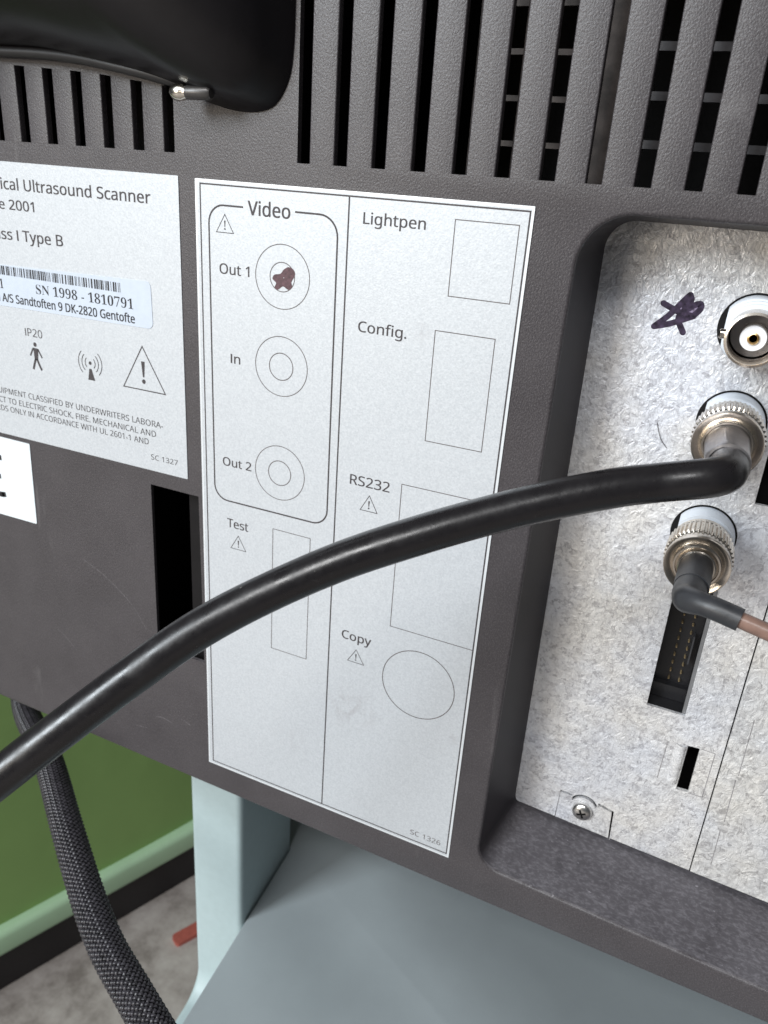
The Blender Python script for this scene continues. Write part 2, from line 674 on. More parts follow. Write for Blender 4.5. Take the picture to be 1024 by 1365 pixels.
def part_box(s0, s1, t0, t1, z0, z1, r=0.0, n=4):
    """bar along DX with rounded near edges"""
    if r:
        prof = rpoly([(t0, z0), (t1, z0), (t1, z1), (t0, z1)], [0, r, r, 0], n)
    else:
        prof = [(t0, z0), (t1, z0), (t1, z1), (t0, z1)]
    a = [part_pt(s0, t, z) for t, z in prof]
    b = [part_pt(s1, t, z) for t, z in prof]
    v, f = loft([a, b])
    k = len(prof)
    f = f + [tuple(range(k)), tuple(k + i for i in range(k))]
    return v, f


part_root = empty('partition', part_pt(250, -25, -800), 'green cloth partition with pale green lower trim and black base, behind the braided cable', 'partition')
G().add(*part_box(-350, 700, -40, 0, -800, -749)).make('base', SKIRT, part_root, 0)
G().add(*part_box(-350, 700, -46, 8, -749, -718, 7)).make('edge_trim', LGREEN, part_root, 40)
# cloth panel with soft vertical waves
pv, pf = [], []
ns, nz = 120, 8
for i in range(ns + 1):
    s = -350 + 1050 * i / ns
    wv = 1.2 * math.sin(s / 61.0) + 0.5 * math.sin(s / 29.0 + 1.3)
    for j in range(nz + 1):
        z = -718 + 560 * j / nz
        pv.append(part_pt(s, wv - 5, z))
for i in range(ns):
    for j in range(nz):
        a = i * (nz + 1) + j
        pf.append((a, a + 1, a + nz + 2, a + nz + 1))
cl = G().add(pv, pf)
cl.add(*part_box(-350, 700, -40, -14, -718, -158))
cl.make('cloth_panel', GREEN, part_root, 60)

# red strip on the floor
rs = G()
d = Vector((-262 + 302, 405 - 328, 0)).normalized()
nn = Vector((-d.y, d.x, 0))
a = Vector((-300, 327, 0))
prof = rpoly([(0, 0), (150, 0), (150, 15), (0, 15)], 4, 4)
lo = [tuple(a + d * s + nn * (t - 7.5) + Vector((0, 0, -799.9))) for s, t in prof]
hi = [tuple(a + d * s + nn * (t - 7.5) + Vector((0, 0, -795))) for s, t in prof]
rs.add(*loft([lo, hi]))
rs.f.append(tuple(range(len(lo), 2 * len(lo))))
r_o = rs.make('floor_strip', RED, None, 30)
r_o['label'] = 'short red strip lying on the grey floor left of the mint post'
r_o['category'] = 'strip'
r_o['kind'] = 'thing'
part_root['kind'] = 'thing'

# trolley: mint side panel carrying the scanner, grey green shelf
TO = Vector((-15.4, 40, 0))
ED = Vector((-0.0777, 0.997, 0)).normalized()
EX = Vector((ED.y, -ED.x, 0))


def tp(x, d_, z):
    q = TO + EX * x + ED * d_
    return (q.x, q.y, z)


trolley = empty('trolley', tp(120, 0, -800), 'pale mint trolley post with grey green shelf below the scanner', 'trolley')
# side post: swept profile (depth d, height z), curved forward at the foot
R_F = 11.0
zf = -335.0
front = [(0, -181.9), (0, -220), (0, -260), (0, zf)]
for i in range(1, 9):
    a = math.pi / 2 * i / 8
    front.append((-R_F + R_F * math.cos(a), zf - R_F * math.sin(a)))
front.append((-120, zf - R_F))
sect = []
WP = 23.6
rr = 2.6
vv, ff = [], []
nsec = None
for i, (dd, zz) in enumerate(front):
    # local normal in the (d, z) plane
    p0 = front[max(0, i - 1)]
    p1 = front[min(len(front) - 1, i + 1)]
    tx, tz = p1[0] - p0[0], p1[1] - p0[1]
    L = math.hypot(tx, tz)
    nd, nz_ = tz / L, -tx / L            # outward (towards camera / up)
    loop = []
    for (x, o) in rpoly([(-WP, -46), (0, -46), (0, 0), (-WP, 0)], [0, 0, rr, rr], 5):
        k = o
        back = max(k, -46)
        loop.append(tp(x, dd + nd * back, zz + nz_ * back) if i == 0 or True else None)
    nsec = len(loop)
    vv.append(loop)
v, f = loft(vv)
f.append(tuple(range(nsec)))
pg = G().add(v, f)
pg.make('post', MINT, trolley, 40)
sh = rpoly([(0.4, -150), (330, -150), (330, 150), (0.4, 150)], [6, 6, 6, 6], 5)
q = G()
lps = []
for ins, z in ((0.0, -302), (0.0, -297.2), (0.35, -296.4), (1.2, -296.0)):
    s2 = rpoly([(0.4 + ins, -150 + ins), (330 - ins, -150 + ins), (330 - ins, 150 - ins), (-23.6 + ins, 150 - ins), (-23.6 + ins, 46.3 + ins), (0.4 + ins, 46.3 + ins)], [6, 6, 6, 6, 0, 0], 5)
    lps.append([tp(x, d_, z) for x, d_ in s2])
v, f = loft(lps)
n_ = len(lps[0])
f.append(tuple(range(3 * n_, 4 * n_)))
f.append(tuple(range(n_)))
q.add(v, f)
q.make('shelf', SHELFM, trolley, 40)
bq = rpoly([(-23, 76), (330, 76), (330, 82), (-23, 82)], 0, 1)
v, f = loft([[tp(x, d_, -295.95) for x, d_ in bq], [tp(x, d_, -184) for x, d_ in bq]])
G().add(v, f + [tuple(range(4)), (4, 5, 6, 7)]).make('shade_backing', simple("dark brown grey shade backing", (0.06, 0.052, 0.05), 0.6), trolley, 0)  # added dark sheet; its colour gives the shade between post, shelf and scanner
for sx in (-12, 318):
    for sd in (-110, 110):
        G().add(*lathe([(9, 0), (9, 1)], 0, 0)) if False else None
        b = G()
        pts = circle(sx, sd, 9, 24)
        b.add(*loft([[tp(x, d_, -800) for x, d_ in pts], [tp(x, d_, -340 if sx < 0 else -302) for x, d_ in pts]]))
        b.make('leg', MINT, trolley, 40)

# ================================================================== SCANNER
scanner = empty('ultrasound_scanner', (30, 70, -182), 'taupe plastic scanner rear with silver labels, vent slats and recessed steel socket panel', 'scanner')

SLOT_Z = 4.7
PITCH = 8.97
right_slots = [28.6 + PITCH * k for k in range(19)]
left_slots = [-7.1 - PITCH * k for k in range(9)]
HW = 1.5
TOP = 62.0


def ztop_left(x):
    pts = [(-90, 24.0), (-53, 22.2), (-35.4, 21.4), (-26.5, 20.8), (-18, 19.9), (-8.8, 18.95), (-5.6, 18.6)]
    for (xa, za), (xb, zb) in zip(pts, pts[1:]):
        if x <= xb:
            return za + (zb - za) * (x - xa) / (xb - xa)
    return pts[-1][1]


# front shell with openings
def bottom_z(x):
    return -180.5 - 0.0142 * (x + 5)


xl, xr, zt = -175.0, 228.0, 92.0
oc = [(xl, bottom_z(xl)), (xr, bottom_z(xr)), (xr, zt), (xl, zt)]


def outset(cs, e):
    sg = [(-1, -1), (1, -1), (1, 1), (-1, 1)]
    return [(x + sx * e, z + sz * e) for (x, z), (sx, sz) in zip(cs, sg)]


def rec(corners, r):
    return rpoly(corners, r, 9)


# recess: corners order bottom-left, bottom-right, top-right, top-left
rc0 = [(88.9, -168.9), (206, -174.6), (206, -0.2), (90.5, -0.2)]
rcE = [(93.3, -161.5), (203, -166.9), (203, -1.6), (92.3, -1.6)]


def lerpc(a, b, t):
    return [(p[0] + (q_[0] - p[0]) * t, p[1] + (q_[1] - p[1]) * t) for p, q_ in zip(a, b)]


rad0 = [6.5, 6.5, 10, 10]
radE = [4.0, 4.0, 6, 6]
rloops = [(outset(rc0, 0.8), [r + .8 for r in rad0], 0.0), (outset(rc0, 0.42), [r + .42 for r in rad0], 0.1), (outset(rc0, 0.14), [r + .14 for r in rad0], 0.36),
          (outset(rc0, 0.0), rad0, 0.8)]
for t in (0.12, 0.35, 0.65, 0.88, 1.0):
    rloops.append((lerpc(rc0, rcE, t), [a + (b - a) * t for a, b in zip(rad0, radE)], 0.8 + 18.2 * t))
rloops.append((rcE, radE, 24.0))
rl = [rec(c, r) for c, r, y in rloops]

rx0, rx1 = right_slots[0] - HW, right_slots[-1] + HW
hole_r = [(rx0, SLOT_Z), (rx1, SLOT_Z), (rx1, TOP), (rx0, TOP)]
lx0, lx1 = left_slots[-1] - HW, left_slots[0] + HW
lb = 5.1
hole_l = [(lx0, lb), (lx1, lb)]
tops = []
for c in left_slots:
    tops += [c + HW, c - HW]
hole_l += [(x, ztop_left(x)) for x in tops]
hole_o = [(-18.2, -134.0), (-0.95, -134.0), (-1.5, -80.35), (-17.75, -80.3)]

front_out = rpoly(outset(oc, -1.0), [7, 7, 7, 7], 8)
hs = G()
hs.add(*fill(front_out, [rl[0], hole_r, hole_l, hole_o], 0.0))
body = []
for k in range(0, 6):
    a = math.pi / 2 * k / 5
    e = -1.0 + 1.0 * math.sin(a)
    body.append((e, 1.0 - 1.0 * math.cos(a)))
body.append((0.0, 12.0))
body.append((0.0, 145.0))
bl = [at_y(rpoly(outset(oc, e), [7 + e + 1.0] * 4, 8), y) for e, y in body]
hs.add(*loft(bl))
n_ = len(bl[-1])
hs.add(bl[-1], [tuple(range(n_))])
hs.add(*loft([at_y(l, y) for l, (c, r, y) in zip(rl[:4], rloops[:4])]))
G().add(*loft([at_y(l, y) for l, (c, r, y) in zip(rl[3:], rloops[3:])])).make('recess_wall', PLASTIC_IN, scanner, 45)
# thickness of the wall round the openings
for h, dp in ((hole_r, 1.7), (hole_l, 1.7), (hole_o, 1.1)):
    hs.add(*loft([at_y(h, 0.0), at_y(h, dp)]))
housing = hs.make('rear_housing', PLASTIC, scanner, 32)

# dark interior behind the openings
inn = G()
inn.add(*box(-0.9, 0.0, 0, 0, 0, 0)) if False else None


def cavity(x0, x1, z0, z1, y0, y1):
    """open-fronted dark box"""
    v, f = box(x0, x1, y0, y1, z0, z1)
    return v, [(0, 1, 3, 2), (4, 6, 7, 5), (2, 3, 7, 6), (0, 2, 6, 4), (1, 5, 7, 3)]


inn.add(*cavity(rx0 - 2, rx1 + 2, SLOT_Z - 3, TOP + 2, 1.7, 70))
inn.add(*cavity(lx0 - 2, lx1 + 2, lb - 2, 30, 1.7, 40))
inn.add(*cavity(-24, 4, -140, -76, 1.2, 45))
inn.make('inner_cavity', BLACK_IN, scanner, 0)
G().add(*box(-8.5, 0.5, 5.0, 6.0, -138, -78)).make('inner_flap', simple("near black inner flap", (0.009, 0.008, 0.0085), 0.6, spec=0.2), scanner, 0)


# fine scratches in the plastic, lower left
SCR = simple("pale plastic scratch", (0.13, 0.12, 0.125), 0.5, var=0.6, vscale=900)
for pth, w_ in (([(-45.9, -111.3), (-37.4, -114.9), (-27.7, -121.8), (-21.9, -129.8)], .16), ([(-20.6, -161.2), (-17.5, -160.6), (-14.0, -161.4)], .22),
                ([(-10.5, -158.2), (-7.0, -159.4)], .2), ([(-60.0, -140.0), (-52.0, -146.5)], .12), ([(-30.0, -168.0), (-24.5, -167.2)], .14)):
    G().add(*strip([(q_.x, q_.y) for q_ in catmull([(a_, b_, 0) for a_, b_ in pth], 6)], w_, -0.012)).make('scratch', SCR, scanner, 0)


# vent slats: each its own part, with softened long edges
def slat(x0, x1, zb, zt0, zt1, th=1.7):
    e = 0.28
    prof = [(x0, th), (x0, e)]
    for k in range(1, 4):
        a = math.pi / 2 * k / 4
        prof.append((x0 + e - e * math.cos(a), e - e * math.sin(a)))
    prof += [(x0 + e, 0), (x1 - e, 0)]
    for k in range(1, 4):
        a = math.pi / 2 * k / 4
        prof.append((x1 - e + e * math.sin(a), e - e * math.cos(a)))
    prof += [(x1, e), (x1, th)]
    lo_, hi_ = [], []
    for x, y in prof:
        t = (x - x0) / (x1 - x0)
        lo_.append((x, y, zb))
        hi_.append((x, y, zt0 + (zt1 - zt0) * t))
    v, f = loft([lo_, hi_])
    return v, f


s0 = G().add(*slat(right_slots[0] + HW, right_slots[1] - HW, SLOT_Z, TOP, TOP)).make('vent_slat', PLASTIC, scanner, 50)
for k in range(1, len(right_slots) - 1):
    clone(s0, (PITCH * k, 0, 0))
for k in range(len(left_slots) - 1):
    xa, xb = left_slots[k + 1] + HW, left_slots[k] - HW
    G().add(*slat(xa, xb, lb, ztop_left(xa), ztop_left(xb))).make('vent_slat', PLASTIC, scanner, 50)

# inner grille behind the right vents
gr = G().add(*box(86.7, 91.4, 9.6, 11, 1.8, 64)).make('inner_grille', GRILLE_BROWN, scanner, 0)
for z in (12.4, 20.7, 28.9, 37.1, 45.3):
    G().add(*box(91.4, 204, 10.0, 11.2, z - 0.75, z + 0.75)).make('grille_bar', GRILLE, gr, 0)
    G().add(*box(67.0, 86.7, 10.2, 11.4, z - 1.65, z - 0.6)).make('grille_bar', GRILLE_BROWN, gr, 0)
for x in (72.6, 96.6, 134, 171):
    G().add(*box(x - .5, x + .5, 9.3, 10.0, 1.8, 64)).make('grille_upright', GRILLE_BROWN if x < 100 else GRILLE, gr, 0)
G().add(*box(62.6, 63.6, 9.3, 10.0, 1.8, 64)).make('grille_upright', GRILLE_BROWN, gr, 0)

# ------------------------------------------------------------------ connector label
YL, YP = -0.22, -0.255


def label_plate(name, corners, r, m):
    q = G()
    o1 = rpoly(corners, r, 3)
    q.add(*fill(o1, [], YL))
    q.add(*loft([at_y(o1, YL), at_y(o1, 0.01)]))
    return q.make(name, m, scanner, 0)


cp = label_plate('connector_label', [(0, -170.7), (81, -170.7), (81, 0), (0, 0)], 0.25, SILVER)


def ink(geom, name, m=INK, parent=None):
    return geom.make(name, m, parent, 0)


ink(G().add(*strip([(1.7, -169.4), (80.2, -169.4), (80.2, -1.02), (1.45, -1.02)], 0.33, YP, True)), 'printed_border', INK, cp)
ink(G().add(*strip([(40.35, -1.2), (40.6, -169.3)], 0.36, YP)), 'printed_divider', INK, cp)
# bright bare edge of the film
eg = G()
eg.add(*strip([(0.28, -170.42), (80.72, -170.42), (80.72, -0.28), (0.28, -0.28)], 0.5, YL - 0.015, True))
ink(eg, 'film_edge', EDGE, cp)
# Video frame with a gap at the top for the word
vb = rpoly([(13.3, -5.33), (3.75, -5.33), (4.15, -79.2), (38.2, -79.2), (37.85, -5.27), (27.0, -5.27)], [0, 4.1, 4.1, 4.1, 4.6, 0], 8)
ink(G().add(*strip(vb, 0.40, YP)), 'printed_frame', INK, cp)
for x, z in ((23.97, -19.64), (24.06, -40.53), (24.13, -67.93)):
    ink(G().add(*strip(circle(x, z, 7.23), 0.19, YP, True)), 'printed_circle', INK_FINE, cp)
    ink(G().add(*strip(circle(x, z, 3.29, 48), 0.22 if z < -30 else 0.2, YP, True)), 'printed_circle', INK_FINE, cp)
ink(G().add(*strip(circle(66.82, -117.62, 10.06, 90), 0.22, YP, True)), 'printed_circle', INK_FINE, cp)
for (x0, x1, z0, z1) in ((64.79, 78.32, -19.03, -3.74), (62.64, 76.19, -51.64, -26.55), (22.4, 33.65, -120.8, -83.9)):
    ink(G().add(*strip(rect(x0, x1, z0, z1), 0.19, YP, True)), 'printed_rectangle', INK_FINE, cp)
ink(G().add(*strip([(80.1, -63.42), (57.8, -63.42), (57.8, -102.5), (80.1, -102.5)], 0.19, YP)), 'printed_rectangle', INK_FINE, cp)
text('Video', 14.6, 25.75, -6.85, 3.02, YP, INK, cp, bold=0.020)
text('Out 1', 6.62, 14.97, -20.6, 2.35, YP, INK, cp, bold=0.012)
text('In', 9.59, 12.34, -41.8, 2.36, YP, INK, cp, bold=0.012)
text('Out 2', 6.84, 15.64, -69.25, 2.30, YP, INK, cp, bold=0.012)
text('Test', 8.02, 14.68, -86.8, 2.50, YP, INK, cp, bold=0.012)
text('Lightpen', 43.94, 58.38, -6.30, 2.32, YP, INK, cp, bold=0.012)
text('Config.', 44.10, 55.97, -29.3, 2.35, YP, INK, cp, bold=0.012)
text('RS232', 44.13, 54.75, -66.3, 2.55, YP, INK, cp, bold=0.010)
text('Copy', 44.20, 52.81, -110.3, 2.50, YP, INK, cp, bold=0.014)
text('SC 1326', 69.02, 78.19, -167.5, 1.70, YP, INK_FINE, cp)
triangle_sign(8.25, -7.26, 5.87, 10.64, -11.28, YP, INK, cp, 0.17)
triangle_sign(11.53, -88.85, 9.08, 13.93, -92.94, YP, INK, cp, 0.17)
triangle_sign(49.59, -68.29, 47.31, 51.94, -72.45, YP, INK, cp, 0.17)
triangle_sign(48.68, -112.75, 46.3, 51.11, -116.8, YP, INK, cp, 0.17)
blot = [(25.46, -17.21), (26.5, -17.35), (27.27, -18.13), (27.29, -19.06), (26.44, -20.47), (26.69, -21.57), (25.58, -22.27), (24.21, -21.66), (22.86, -22.58), (21.94, -22.11), (22.38, -21.11), (21.36, -20.27), (21.89, -19.27), (23.47, -18.91), (24.36, -17.88)]
bsm = [(q.x, q.y) for q in catmull([(a_, b_, 0) for a_, b_ in blot + blot[:1]], 3)[:-1]]
bo = ink(G().add(*fill(bsm, [circle(24.4, -19.7, 0.13, 6)], YP - 0.02)), 'pen_star', MARKER, cp)

# ------------------------------------------------------------------ rating label (left)
rp = label_plate('rating_label', [(-104, -75.95), (-4.78, -75.95), (-4.78, 0.2), (-104, 0.2)], 0.25, SILVER)
text('Medical Ultrasound Scanner', -54.11, -13.17, -6.55, 2.75, YP, INK, rp, ref='Ultrasound Scanner', bold=0.018)
text('Type 2001', -60.13, -51.32, -11.5, 2.45, YP, INK, rp, ref='2001', bold=0.018)
text('Class I Type B', -56.37, -42.36, -19.2, 2.75, YP, INK, rp, ref='Type B', bold=0.018)
st = G()
so = rpoly([(-100, -37.6), (-14.1, -36.75), (-14.3, -24.9), (-100, -26.9)], [0, 1.6, 1.6, 0], 6)
st.add(*fill(so, [], YP - 0.09))
st.add(*loft([at_y(so, YP - 0.09), at_y(so, YL)]))
st.make('serial_sticker', BLUE_STICK, rp, 0)
YS = YP - 0.125
bc = G()
x = -97.0
while x < -23.2:
    w = rnd.choice((0.16, 0.16, 0.24, 0.40, 0.5))
    bc.add([(x, YS, -28.7), (x + w, YS, -28.7), (x + w, YS, -26.3), (x, YS, -26.3)], [(0, 1, 2, 3)])
    x += w + rnd.choice((0.20, 0.24, 0.34, 0.55)) + (0.35 if rnd.random() < 0.14 else 0)
bc.make('barcode', INK_BLACK, rp, 0)


def mb(s):
    out = ''
    for c in s:
        if c.isdigit():
            out += chr(0x1D7CE + int(c))
        elif 'A' <= c <= 'Z':
            out += chr(0x1D400 + ord(c) - 65)
        elif 'a' <= c <= 'z':
            out += chr(0x1D41A + ord(c) - 97)
        else:
            out += c
    return out


text(mb('SN 1998 - 1810791'), -53.43, -20.13, -32.45, 2.45, YS, INK_BLACK, rp, bold=-0.008, capchar=mb('N'))
text(mb('Type 2001'), -68.8, -65.5, -32.45, 2.45, YS, INK_BLACK, rp, ref=mb('01'), bold=-0.008, capchar=mb('N'))
text('Medical A/S Sandtoften 9 DK-2820 Gentofte', -66.45, -19.90, -36.0, 2.25, YS, INK_BLACK, rp, ref='A/S Sandtoften 9 DK-2820 Gentofte', bold=0.018)
text('IP20', -59.36, -52.98, -44.6, 2.2, YP, INK, rp)
text('MEDICAL EQUIPMENT CLASSIFIED BY UNDERWRITERS LABORA-', -60.80, -12.37, -63.1, 1.72, YP, INK, rp, ref='CLASSIFIED BY UNDERWRITERS LABORA-')
text('WITH RESPECT TO ELECTRIC SHOCK, FIRE, MECHANICAL AND', -64.88, -14.87, -65.95, 1.70, YP, INK, rp, ref='ELECTRIC SHOCK, FIRE, MECHANICAL AND')
text('HAZARDS ONLY IN ACCORDANCE WITH UL 2601-1 AND', -68.77, -17.50, -68.6, 1.70, YP, INK, rp, ref='ONLY IN ACCORDANCE WITH UL 2601-1 AND')
text('SC 1327', -16.95, -7.89, -72.65, 1.5, YP, INK, rp)
triangle_sign(-18.07, -41.71, -25.01, -11.09, -53.4, YP, INK, rp, 0.30)
# walking figure symbol
mn = G()
mx, mz = -56.1, -46.7
mn.add(*fill(circle(mx, mz, 0.62, 20), [], YP))


def blob(path, w):
    mn.add(*strip(path, w, YP))


mn.add(*fill([(-57.1, -47.7), (-55.3, -47.7), (-55.05, -48.1), (-55.45, -51.0), (-56.75, -51.0), (-56.85, -48.5)], [], YP))
blob([(-56.95, -47.85), (-58.25, -50.1)], 0.5)
blob([(-55.2, -47.85), (-53.85, -50.2)], 0.5)
blob([(-56.35, -50.8), (-57.0, -52.3), (-57.6, -53.9)], 0.72)
blob([(-55.85, -50.8), (-55.2, -52.3), (-54.4, -53.8)], 0.72)
mn.make('walking_figure_symbol', INK, rp, 0)
an = G()
an.add(*fill(circle(-36.3, -48.9, 0.5, 18), [], YP))
an.add(*fill([(-36.75, -50.5), (-35.95, -50.5), (-34.95, -53.65), (-37.4, -53.65)], [], YP))
for r, sp in ((1.75, 46), (2.9, 48), (4.1, 46)):
    an.add(*strip(circle(-36.3, -48.9, r, 18, 180 - sp, 180 + sp), 0.24, YP))
    an.add(*strip(circle(-36.3, -48.9, r, 18, -sp, sp), 0.24, YP))
an.make('radio_wave_symbol', INK, rp, 0)

# ------------------------------------------------------------------ CE sticker
ce = label_plate('approval_sticker', [(-110, -104.4), (-63.4, -103.75), (-62.7, -77.4), (-110, -77.4)], 0.4, WHITE_STICK)
cg = G()


def arc_band(x, z, r, w, a0, a1):
    cg.add(*strip(circle(x, z, r, 30, a0, a1), w, YP))


arc_band(-77.6, -90.6, 6.3, 1.75, 76, 284)
cg.add(*strip([(-83.8, -90.7), (-76.45, -90.7)], 1.6, YP))
cg.add(*strip([(-77.3, -84.35), (-75.2, -84.3)], 1.7, YP))
arc_band(-92.6, -90.6, 6.3, 1.75, 70, 290)
cg.add(*strip([(-77.0, -96.8), (-75.3, -96.55)], 1.65, YP))
cg.make('approval_mark', INK_BLACK, ce, 0)

# ------------------------------------------------------------------ steel panels in the recess
YM = 19.0


def metal_bottom(x):
    return -159.95 - 0.05 * (x - 93.5)


tabline = [(120.95, metal_bottom(120.95)), (120.75, -162.0), (120.25, -152.05), (115.9, -151.0)]
for a in range(20, 161, 14):
    tabline.append((112.2 + 3.95 * math.cos(math.radians(a)), -154.2 + 3.95 * math.sin(math.radians(a)) + 0.25))
tabline += [(108.7, -151.05), (105.3, -150.9)]
o = [(92.0, -5.0), (92.0, -156.5), (93.0, -159.6), (94.6, metal_bottom(94.6) + .05), (105.1, metal_bottom(105.1))]
outline = o + list(reversed(tabline)) + [(142.05, metal_bottom(142)), (142.05, -1.2), (96, -1.2)]
header_hole = rect(122.0, 131.35, -115.7, -78.0)
slot_hole = [(133.7, -138.0), (136.65, -137.85), (136.65, -123.75), (133.75, -123.95)]
dark_hole = rect(133.9, 140.0, -57.4, -44.0)
sp = plate(outline, [header_hole, slot_hole, dark_hole], YM, YM + 1.0)
steel = sp.make('steel_panel', GALV, scanner, 25)
# tab set slightly back in its notch
tb = [(105.25, -160.9)] + [(105.25, -151.75), (108.6, -151.95)]
for a in range(160, 19, -14):
    tb.append((112.2 + 3.45 * math.cos(math.radians(a)), -154.9 + 3.45 * math.sin(math.radians(a)) + 0.2))
tb += [(115.8, -152.0), (119.75, -152.95), (120.3, -161.8), (120.3, -161.9)]
plate(tb[:-1], [], YM + 0.35, YM + 1.3).make('corner_tab', GALV, steel, 25)
# second sheet past the seam, coarser spangle
o2 = [(142.4, metal_bottom(142.4)), (203, metal_bottom(203)), (203, -1.2), (142.4, -1.2)]
steel2 = plate(o2, [rect(150.5, 190, -95, -30)], YM - 0.12, YM + 1.0).make('steel_panel', GALV_BIG, scanner, 25)
steel2['label'] = 'coarse spangled steel sheet to the right of the vertical seam'
# pressed vertical crease on the second sheet
for (za, zb) in ((-111, -128), (-129.5, -143), (-146, -158)):
    G().add([(146.3, YM - 0.14, za), (146.55, YM - 0.14, za), (146.8, YM - 0.14, zb), (146.6, YM - 0.14, zb)], [(0, 1, 2, 3)]).make('scored_line', SCORE, steel2, 0)
# back plate, black, behind all cut-outs
G().add(*box(90, 204, YM + 11, YM + 12, -172, 2)).make('recess_back', BLACK_IN, scanner, 0)
# bent tongue beside the small slot
tg = G()
tp_ = []
for k in range(8):
    t = k / 7
    tp_.append((130.9 + 3.0 * t, YM + 0.02 - 0.95 * math.sin(math.pi * t * .8) + 0.9 * t ** 4))
v, f = [], []
for (x, y) in tp_:
    v += [(x, y, -124.3), (x - .05, y, -136.2)]
for k in range(7):
    f.append((2 * k, 2 * k + 1, 2 * k + 3, 2 * k + 2))
tg.add(v, f)
tg.make('bent_tongue', GALV, steel, 60)
fr = G()
fr.add(*strip([(137.0, -123.7), (140.3, -123.85), (140.2, -137.9), (136.8, -138.0)], 0.22, YM - 0.02))
fr.add(*strip([(129.0, -124.4), (128.7, -136.4)], 0.22, YM - 0.02))
fr.make('scored_line', SCORE, steel, 0)

# felt pen star on the steel
stg = []


def pen(path, w, y):
    q = G()
    pts = [(p_.x, p_.y) for p_ in catmull([(a_, b_, 0) for a_, b_ in path], 5)]
    q.add(*strip(pts, w, y))
    q.add(*fill(circle(pts[0][0], pts[0][1], w / 2, 12), [], y - 0.001))
    q.add(*fill(circle(pts[-1][0], pts[-1][1], w / 2, 12), [], y - 0.002))
    return q


sg = G()
Y0 = YM - 0.03
for i, (path, w) in enumerate((([(105.5, -22.4), (108.2, -19.6), (110.6, -16.2), (111.5, -15.1)], 1.25),
                               ([(111.5, -15.1), (111.9, -16.2), (111.0, -18.2), (110.1, -20.2), (111.6, -22.9)], 1.25),
                               ([(106.5, -17.4), (108.6, -18.3), (110.6, -19.0), (112.9, -19.3)], 1.25),
                               ([(112.9, -19.3), (114.0, -17.8), (113.9, -16.7), (112.7, -17.1), (110.6, -18.9)], 1.25),
                               ([(105.6, -22.4), (108.4, -21.5), (110.8, -20.4), (113.0, -19.3)], 1.25),
                               ([(110.7, -16.2), (110.6, -17.4), (112.0, -17.6)], 1.0))):
    q = pen(path, w, Y0 - 0.004 * i)
    sg.add(q.v, q.f)
for j, poly in enumerate(([(108.9, -18.6), (110.2, -16.2), (111.2, -14.9), (112.1, -14.9), (112.2, -16.2), (111.2, -18.0), (110.2, -18.9)], [(110.8, -20.3), (112.0, -18.0), (113.2, -16.7), (114.4, -16.5), (114.4, -17.6), (113.6, -19.2), (112.2, -20.1)])):
    G().add(*fill(poly, [], Y0 + 0.004 + 0.002 * j)).make('pen_hatching', MARKER_L, steel, 0)
sg.make('pen_star', MARKER_V, steel, 0)
hr = tube(catmull([(110.25, YM - .15, -43.1), (111.0, YM - .3, -45.0), (111.8, YM - .25, -46.7), (113.4, YM - .12, -48.5)], 6), 0.07, 6)
hair = G().add(*hr).make('stray_hair', INK, steel, 0)

# screw in the tab
scw = G()
scw.add(*lathe([(2.75, YM + .2), (2.75, YM - .4), (2.5, YM - .85), (1.9, YM - 1.25), (1.1, YM - 1.45), (0.0, YM - 1.5)], 112.1, -155.5, 40))
screw = scw.make('screw', STEEL_SCREW, steel, 40)
cross = G()
for a in (25, 115):
    ca, sa = math.cos(math.radians(a)), math.sin(math.radians(a))
    pts = [(-1.3, -.28), (1.3, -.28), (1.3, .28), (-1.3, .28)]
    top = [(112.1 + x * ca - z * sa, YM - 1.53 - (0.01 if a > 90 else 0), -155.5 + x * sa + z * ca) for x, z in pts]
    bot = [(x, YM - 1.0, z) for x, y, z in top]
    v, f = loft([top, bot])
    cross.add(v, f + [(0, 1, 2, 3)])
cross.make('screw_slot', BLACK_IN, steel, 0)

# pin header in its cut-out
ph = G()
hx0, hx1, hz0, hz1 = 122.0, 131.35, -115.7, -78.0
yb = YM + 7.5
ph.add(*cavity(hx0 + .0, hx1 - 0.9, hz0 + .0, hz1, YM + 0.9, yb))
ph.add(*box(hx0, hx1 - .9, yb - 2.0, yb - .1, hz0 + .1, hz0 + 4.0))
header = ph.make('pin_header', simple("black header plastic", (0.012, 0.012, 0.014), 0.35), scanner, 0)
G().add(*box(hx1 - 0.85, hx1 - .05, YM + 0.8, yb, hz0 + .2, hz1)).make('side_wall', simple("grey header side", (0.16, 0.16, 0.165), 0.4), header, 0)
G().add(*box(128.9, 129.25, yb - 2.6, yb - .2, -104, -96)).make('latch', simple("dark latch", (0.05, 0.05, 0.055), 0.3), header, 0)
pv_, pf_ = [], []
pin0 = None
for row in (0, 1):
    for k in range(13):
        x = 125.6 + 2.54 * row
        z = -110.2 + 2.35 * k
        if pin0 is None:
            v, f = lathe([(0.26, yb), (0.26, yb - 1.0), (0.12, yb - 1.3)], 0, 0, 8)
            v = [(a_, b_ - yb, c_) for a_, b_, c_ in v]
            pin0 = obj('pin', v, f, PINGOLD, header, 40, loc=(x, yb, z))
            px, pz = x, z
        else:
            clone(pin0, (x - px, 0, z - pz))

# ------------------------------------------------------------------ BNC sockets
SX = 125.2


def socket_base(z, parent):
    G().add(*lathe([(7.15, YM), (7.15, YM - 0.12), (0.0, YM - 0.12)], SX, z, 56)).make('mounting_hole', BLACK_IN, parent, 30)


